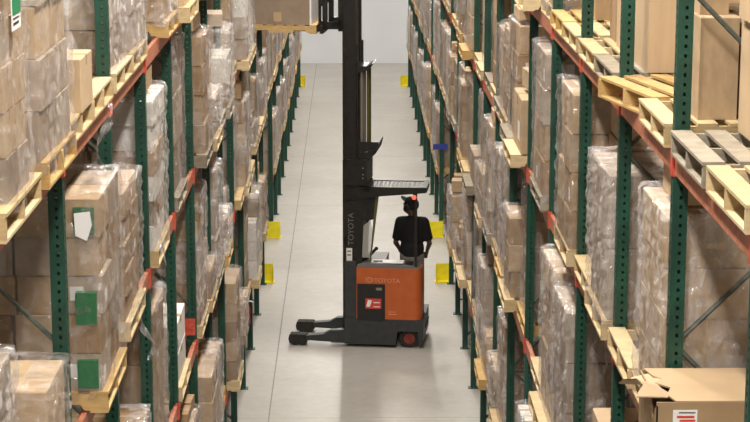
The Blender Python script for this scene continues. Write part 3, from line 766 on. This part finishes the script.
    MB().prism([(-0.44,1.98),(-0.172,2.03),(-0.115,2.5),(-0.44,2.5)], 'y', 0.065, 0.10).build('gusset', M['dark_steel'], t)
    # overhead guard
    g = MB(); z0, z1 = 2.47, 2.55; gd = 0.62
    for y in (0.0, gd-0.05): g.box(-0.34,0.62,y,y+0.05,z0,z1)
    g.box(-0.34,-0.24,0,gd,z0,z1).prism(rounded([(0.55,0.0),(0.63,0.0),(0.63,gd),(0.55,gd)], [0,0.06,0.06,0]), 'z', z0, z1)
    ov = g.build('overhead_guard', M['dark_steel'], t)
    for i in range(12):
        x = -0.235 + 0.0655*i; MB().box(x, x+0.058, 0.05, gd-0.05, z1-0.03, z1-0.01).build('guard_slat', M['guard_grey'], ov)
    for y, x in ((0.02, 0.445), (gd-0.06, 0.37)): MB().box(x,x+0.04,y,y+0.04,1.26 if y < 0.4 else 0.275,z0+0.01).build('rear_pillar', M['dark_steel'], t)
    MB().prism([(-0.34,2.38),(0.30,2.44),(0.62,2.47),(-0.34,2.47)], 'y', 0.0, 0.04).build('guard_rail', M['dark_steel'], ov)
    MB().ball((0.44,-0.005,2.40), (0.035,0.03,0.035)).build('tail_lamp', M['lamp_red'], ov)
    # lettering and plate on the mast
    tm = put('mast_lettering', text_mesh('TOYOTA', 0.125, M['mast_print']), t, (-0.545, 0.098, 1.86)); tm.rotation_euler = (R(90),R(-90),0)
    MB().box(-0.655,-0.435,0.10,0.104,1.2,2.3).build('mast_side_cover', M['dark_steel'], t)
    MB().box(-0.62,-0.53,0.094,0.0985,1.36,1.56).build('capacity_plate', M['wht'], t)
    MB().box(-0.605,-0.545,0.092,0.094,1.50,1.52).box(-0.605,-0.545,0.092,0.094,1.44,1.46).build('plate_print', M['console'], t)
    # carriage and forks, raised
    FZ = 4.90
    MB().box(-0.74,-0.68,0.12,0.90,FZ+0.02,FZ+0.62).build('carriage_lower', M['dark_steel'], t)
    c = MB()
    for y in (0.12, 0.82): c.box(-0.98,-0.66,y,y+0.04,FZ+0.05,FZ+0.16).box(-0.98,-0.66,y,y+0.04,FZ+0.50,FZ+0.62).box(-0.98,-0.90,y,y+0.04,FZ+0.05,FZ+0.62).prism([(-0.90,FZ+0.05),(-0.66,FZ+0.14),(-0.66,FZ+0.30),(-0.80,FZ+0.18)],'y',y,y+0.04)
    c.build('reach_arm', M['dark_steel'], t)
    MB().box(-1.02,-0.97,0.10,0.90,FZ-0.02,FZ+0.10).box(-1.02,-0.97,0.10,0.90,FZ+0.40,FZ+0.52).box(-1.02,-0.985,0.10,0.90,FZ+0.9,FZ+0.95).build('fork_carriage', M['dark_steel'], t)
    for y in (0.22, 0.68):
        MB().prism([(-1.02,FZ+0.55),(-1.055,FZ+0.55),(-1.055,FZ+0.045),(-2.02,FZ+0.025),(-2.02,FZ+0.012),(-1.02,FZ+0.0)], 'y', y, y+0.10).build('fork', M['dark_steel'], t)
    return t
def glass_mat():
    m, nt, b = new_mat('scuffed_window'); b.inputs['Base Color'].default_value = (0.55,0.53,0.50,1); b.inputs['Roughness'].default_value = 0.4
    b.inputs['Alpha'].default_value = 0.45; return m
M['glass'] = glass_mat()
M['guard_grey'] = flat('guard_grey', (0.075,0.07,0.065), 0.5)
M['mast_print'] = flat('mast_print', (0.16,0.155,0.14), 0.6)
TR = truck()
# lifted pallet with a big carton
mat = Matrix.Translation((TX,TY,0)) @ Matrix.Rotation(TROT, 4, 'Z')
pl = mat @ Vector((-1.06, 0.50, 4.90-0.012))
t = thing('wooden_pallet', 'orange-toned pallet raised on the truck forks high above aisle', 'pallet', pl, TROT + math.pi, 'bare wooden pallets')
for y in (-0.48+0.02, 0, 0.46): put('stringer', PAL['wood_orange']['st'], t, (0, y, 0))
for x in TOPB: put('deck_board', PAL['wood_orange']['bd'], t, (x, 0, PH-0.016))
for x in (0.0, 0.975): put('bottom_board', PAL['wood_orange']['one'], t, (x, 0, 0))
cb = mat @ Vector((-1.06-0.565, 0.50, 4.888+PT))
o = put('lifted_carton', carton_mesh(M['carton_grey']), None, cb, (0.92, 0.90, 0.95), TROT)
tag(o, 'large brown carton on the pallet lifted by the truck', 'carton', 'large single cartons')
MB().box(-0.10, 0.03, -0.506, -0.502, 0.05, 0.20).build('faded_label', M['carton_tan'], o)
MB().box(0.5, 0.53, -0.5, 0.5, 0.0, 1.0).build('white_corner_board', M['paper'], o)

# ------------------------------------------------------------------ driver
def driver():
    t = thing('person', 'person in black shirt, grey trousers and cap standing on the truck', 'person', (0,0,0))
    base = mat @ Vector((0.355, 0.62, 0.275)); t.location = base; t.rotation_euler = (0,0,TROT); t.scale = (1.0,1.05,1.13)
    # local: x to the right of the picture, y away from the camera (the way the chest faces)
    hip = 0.93; sh = 1.46
    def cap(b, p, q, r0, r1, seg=12):
        b.tube([p, q], [r0, r1], seg); b.ball(p, r0, 12, 8); b.ball(q, r1, 12, 8)
    def finish(o, vox, it):
        m = o.modifiers.new('remesh', 'REMESH'); m.mode = 'VOXEL'; m.voxel_size = vox; m.use_smooth_shade = True
        m = o.modifiers.new('smooth', 'SMOOTH'); m.iterations = it; m.factor = 0.5
    HC = Vector((-0.035, 0.01, 1.645)); hr = Matrix.Rotation(R(70), 3, 'Z') @ Matrix.Rotation(R(20), 3, 'X')   # head turned left, looking up
    def H(x, y, z): return tuple(HC + hr @ Vector((x, y, z)))
    b = MB()
    cap(b, (0,0.0,1.46), (-0.015,0.0,1.60), 0.06, 0.055)
    b.ball(HC, (0.085,0.105,0.118), 18, 12, hr)
    b.ball(H(0,0.045,-0.055), (0.055,0.055,0.06), 12, 8, hr)            # jaw
    b.ball(H(0,0.105,-0.01), (0.014,0.022,0.022), 8, 6, hr)             # nose
    b.ball(H(0,0.088,-0.055), (0.026,0.014,0.010), 8, 6, hr)            # lips
    for sx in (-1, 1):
        b.ball(H(sx*0.03,0.086,0.018), (0.014,0.010,0.009), 8, 6, hr)   # eyes
        b.ball(H(sx*0.08,0.0,0.0), (0.012,0.022,0.032), 8, 6, hr)       # ears
    b.ball((0,0,1.25), (0.165,0.105,0.24)); b.ball((0,0,0.98), (0.16,0.11,0.14)); cap(b, (-0.15,0,1.43), (0.15,0,1.43), 0.06, 0.06)
    arms = {-1: [(-0.19,0.0,1.42), (-0.262,0.02,1.13), (-0.215,0.20,0.99)], 1: [(0.19,0.0,1.42), (0.275,0.0,1.13), (0.22,0.18,0.98)]}
    for sx, (s_, e_, w_) in arms.items():
        cap(b, s_, e_, 0.052, 0.042); cap(b, e_, w_, 0.042, 0.028)
        w = Vector(w_); f = (Vector(w_)-Vector(e_)).normalized(); side = f.cross(Vector((0,0,1))).normalized()
        palm = w + f*0.05; b.ball(palm, (0.042,0.05,0.018), 10, 8)
        for k, L in enumerate((0.065,0.075,0.07,0.055)):
            r0 = palm + side*(0.027-0.018*k) + f*0.035; k1 = r0 + f*L*0.5 + Vector((0,0,-0.012)); k2 = k1 + f*L*0.3 + Vector((0,0,-0.03))
            b.tube([r0,k1,k2], [0.0095,0.009,0.0075], 8)
        th0 = palm + side*(0.03 if sx < 0 else -0.03) - f*0.01
        b.tube([th0, th0 + f*0.03 + side*(0.025 if sx < 0 else -0.025), th0 + f*0.06 + side*(0.03 if sx < 0 else -0.03)], [0.012,0.011,0.009], 8)
    for sx in (-1, 1):
        cap(b, (sx*0.09,0,hip), (sx*0.11,0.02,0.50), 0.08, 0.055); cap(b, (sx*0.11,0.02,0.50), (sx*0.12,-0.01,0.08), 0.053, 0.036)
        cap(b, (sx*0.12,-0.02,0.05), (sx*0.13,0.14,0.04), 0.04, 0.032)
    body = b.build('body', M['skin'], t, smooth=True); finish(body, 0.008, 3)
    # T-shirt
    b = MB(); b.ball((0,0,1.27), (0.205,0.135,0.26)); b.ball((0,0,1.05), (0.195,0.14,0.19)); b.ball((0,0,0.98), (0.19,0.135,0.10)); cap(b, (-0.15,0,1.43), (0.15,0,1.43), 0.078, 0.078)
    for sx, (s_, e_, w_) in arms.items():
        e2 = Vector(s_).lerp(Vector(e_), 0.86); b.tube([s_, e2], [0.082,0.072], 14); b.ball(s_, 0.082, 12, 8)
    b.tube([(0,0,1.46),(-0.008,0,1.525)], [0.09,0.068], 14)
    sh_ = b.build('t_shirt', M['shirt'], t, smooth=True); finish(sh_, 0.014, 4)
    # trousers
    b = MB(); b.ball((0,0,0.93), (0.18,0.13,0.13)); 
    for sx in (-1, 1):
        b.tube([(sx*0.09,0,0.95),(sx*0.112,0.02,0.50),(sx*0.122,-0.005,0.07)], [0.105,0.085,0.072], 14); b.ball((sx*0.09,0,0.95), 0.105)
    tr = b.build('trousers', M['trousers'], t, smooth=True); finish(tr, 0.014, 4)
    for sx in (-1, 1):
        b = MB(); b.prism(rounded([(-0.05,-0.09),(0.05,-0.09),(0.055,0.14),(0.0,0.21),(-0.05,0.14)], 0.03), 'z', 0.0, 0.07)
        b.ball((0,-0.02,0.08), (0.05,0.07,0.05)); b.build('shoe', M['black'], t, (sx*0.125,0,0), True)
    # cap with brim tipped up
    b = MB(); b.ball(H(0,-0.012,0.045), (0.104,0.124,0.098), 18, 10, hr)
    c = b.build('cap', M['cap'], t, smooth=True)
    b = MB(); n = 10
    top = [H(0.085*math.cos(a), 0.06+0.13*math.sin(a), 0.055+0.02*math.sin(a)) for a in [math.pi*i/n for i in range(n+1)]]
    b.f.append(tuple(range(n+1))); b.mi.append(0); b.v += top
    low = [(p[0], p[1], p[2]-0.008) for p in top]; k = len(b.v); b.v += low; b.f.append(tuple(range(k+n, k-1, -1))); b.mi.append(0)
    for i in range(n): b.f.append((i, k+i, k+i+1, i+1)); b.mi.append(0)
    b.build('cap_brim', M['cap'], c)
    # headset ear cups
    b = MB()
    for sx in (-1, 1): b.ball(H(sx*0.100,0.0,-0.01), (0.03,0.05,0.055), 12, 8, hr)
    b.build('ear_defenders', M['black'], t, smooth=True)
driver()

# ------------------------------------------------------------------ small things
# fire extinguisher hung on a left post
def extinguisher():
    k = 3; y = Y0 - k*PITCH_Y - 0.09
    t = thing('fire_extinguisher', 'red fire extinguisher hung on a left rack post', 'extinguisher', (XL+0.04, y, 1.0))
    t.scale = (0.72,0.72,0.72)
    b = MB(); b.tube([(0,0,0),(0,0,0.02),(0,0,0.30),(0,0,0.35),(0,0,0.38)], [0.055,0.065,0.065,0.045,0.02], 14); b.build('cylinder', M['ext_red'], t, smooth=True)
    MB().box(-0.02,0.02,-0.02,0.02,0.38,0.43).build('valve', M['chrome'], t)
    MB().tube([(-0.02,0,0.43),(0.06,-0.01,0.46),(0.11,-0.01,0.44)], 0.012, 6).build('handle', M['wht'], t)
    MB().tube([(0.02,0,0.41),(0.08,0.0,0.36),(0.085,0,0.2),(0.075,0,0.08)], 0.012, 6).build('hose', M['black'], t)
    MB().box(-0.12,-0.0,0.045,0.055,0.10,0.30).build('bracket', M['black'], t)
extinguisher()
# red tag on a left post
y = Y0 - 7*PITCH_Y - 0.05
t = thing('red_placard', 'orange-red placard fixed to a left rack post', 'placard', (XL-0.15, y, 3.12))
MB().box(-0.02,0.14,-0.006,0.0,0.0,0.17).build('plate', M['red_conn'], t)
MB().box(-0.06,-0.02,-0.010,0.0,0.03,0.14).build('clip', M['black'], t)
# green and white printed label on the nearest left load
if lt:
    x = 0.02
    lb = MB().prism([(-0.27,0.87),(-0.06,0.87),(-0.06,1.16),(-0.27,1.16)], 'x', x, x+0.004).build('printed_label', M['paper'], lt)
    MB().prism([(-0.265,0.935),(-0.065,0.935),(-0.065,1.15),(-0.265,1.15)], 'x', x+0.004, x+0.006).build('green_band', M['sign_green'], lb)
    MB().prism([(-0.25,0.917),(-0.1,0.917),(-0.1,0.923),(-0.25,0.923)], 'x', x+0.004, x+0.006).prism([(-0.25,0.893),(-0.12,0.893),(-0.12,0.903),(-0.25,0.903)], 'x', x+0.004, x+0.006).build('print_lines', M['black'], lb)
if lg:
    for z0, z1 in ((1.06,1.22),(0.53,0.72),(0.15,0.32)):
        put('carton', CART['carton_green'][0], lg, (-0.11, -0.40, z0), (0.12, 0.17, z1-z0))
    MB().prism([(-0.155,1.06),(-0.09,1.03),(-0.06,1.12),(-0.07,1.2),(-0.16,1.19)], 'y', -0.508, -0.504).build('packing_slip', M['paper'], lg)
# loose film hanging from the left top shelf
def film_scrap(x, y, z, L, label, seed):
    rnd = random.Random(seed); mb = MB(); n = 22; wv = 0.028
    prev = None
    for i in range(n+1):
        tt = i/n; c = Vector((x + 0.05*math.sin(tt*5+seed) - 0.0, y + 0.04*math.sin(tt*7+seed*2), z - L*tt)); ww = wv*(0.5 + 0.7*abs(math.sin(tt*4+seed)))
        a = tt*6 + seed; d = Vector((math.cos(a), math.sin(a), 0.1))*ww
        cur = (c-d, c+d*0.2+Vector((0.01,-0.015,0)), c+d)
        if prev:
            mb.quad(prev[0], prev[1], cur[1], cur[0]); mb.quad(prev[1], prev[2], cur[2], cur[1])
        prev = cur
    tag(mb.build('loose_film', M['film_thick'], smooth=True), label, 'plastic film', 'loose film scraps')
film_scrap(-1.46, 11.35, LEV[4]+0.10, 0.42, 'loose clear film hanging off bare pallet, left top shelf', 1.0)
film_scrap(-1.45, 14.45, LEV[3]+0.95, 0.9, 'loose white film trailing down wrapped stack, left third shelf', 2.3)
film_scrap(-1.45, 13.42, LEV[3]-0.05, 0.35, 'loose film tail below left third shelf', 4.1)
film_scrap(1.60, 23.2, LEV[1]+1.35, 0.8, 'twisted film tail on right lowest shelf', 3.2)
# small blue plate on the first post beyond the cross aisle
t = thing('blue_sign', 'small blue sign on right rack post past the cross aisle', 'sign', (XR+0.01, FAR0-0.045, 1.73))
MB().box(-0.14,0.15,-0.006,0.0,0.0,0.11).build('plate', M['blue'], t)
MB().box(-0.02,0.06,0.0,0.008,0.02,0.09).build('bracket', M['brace'], t)
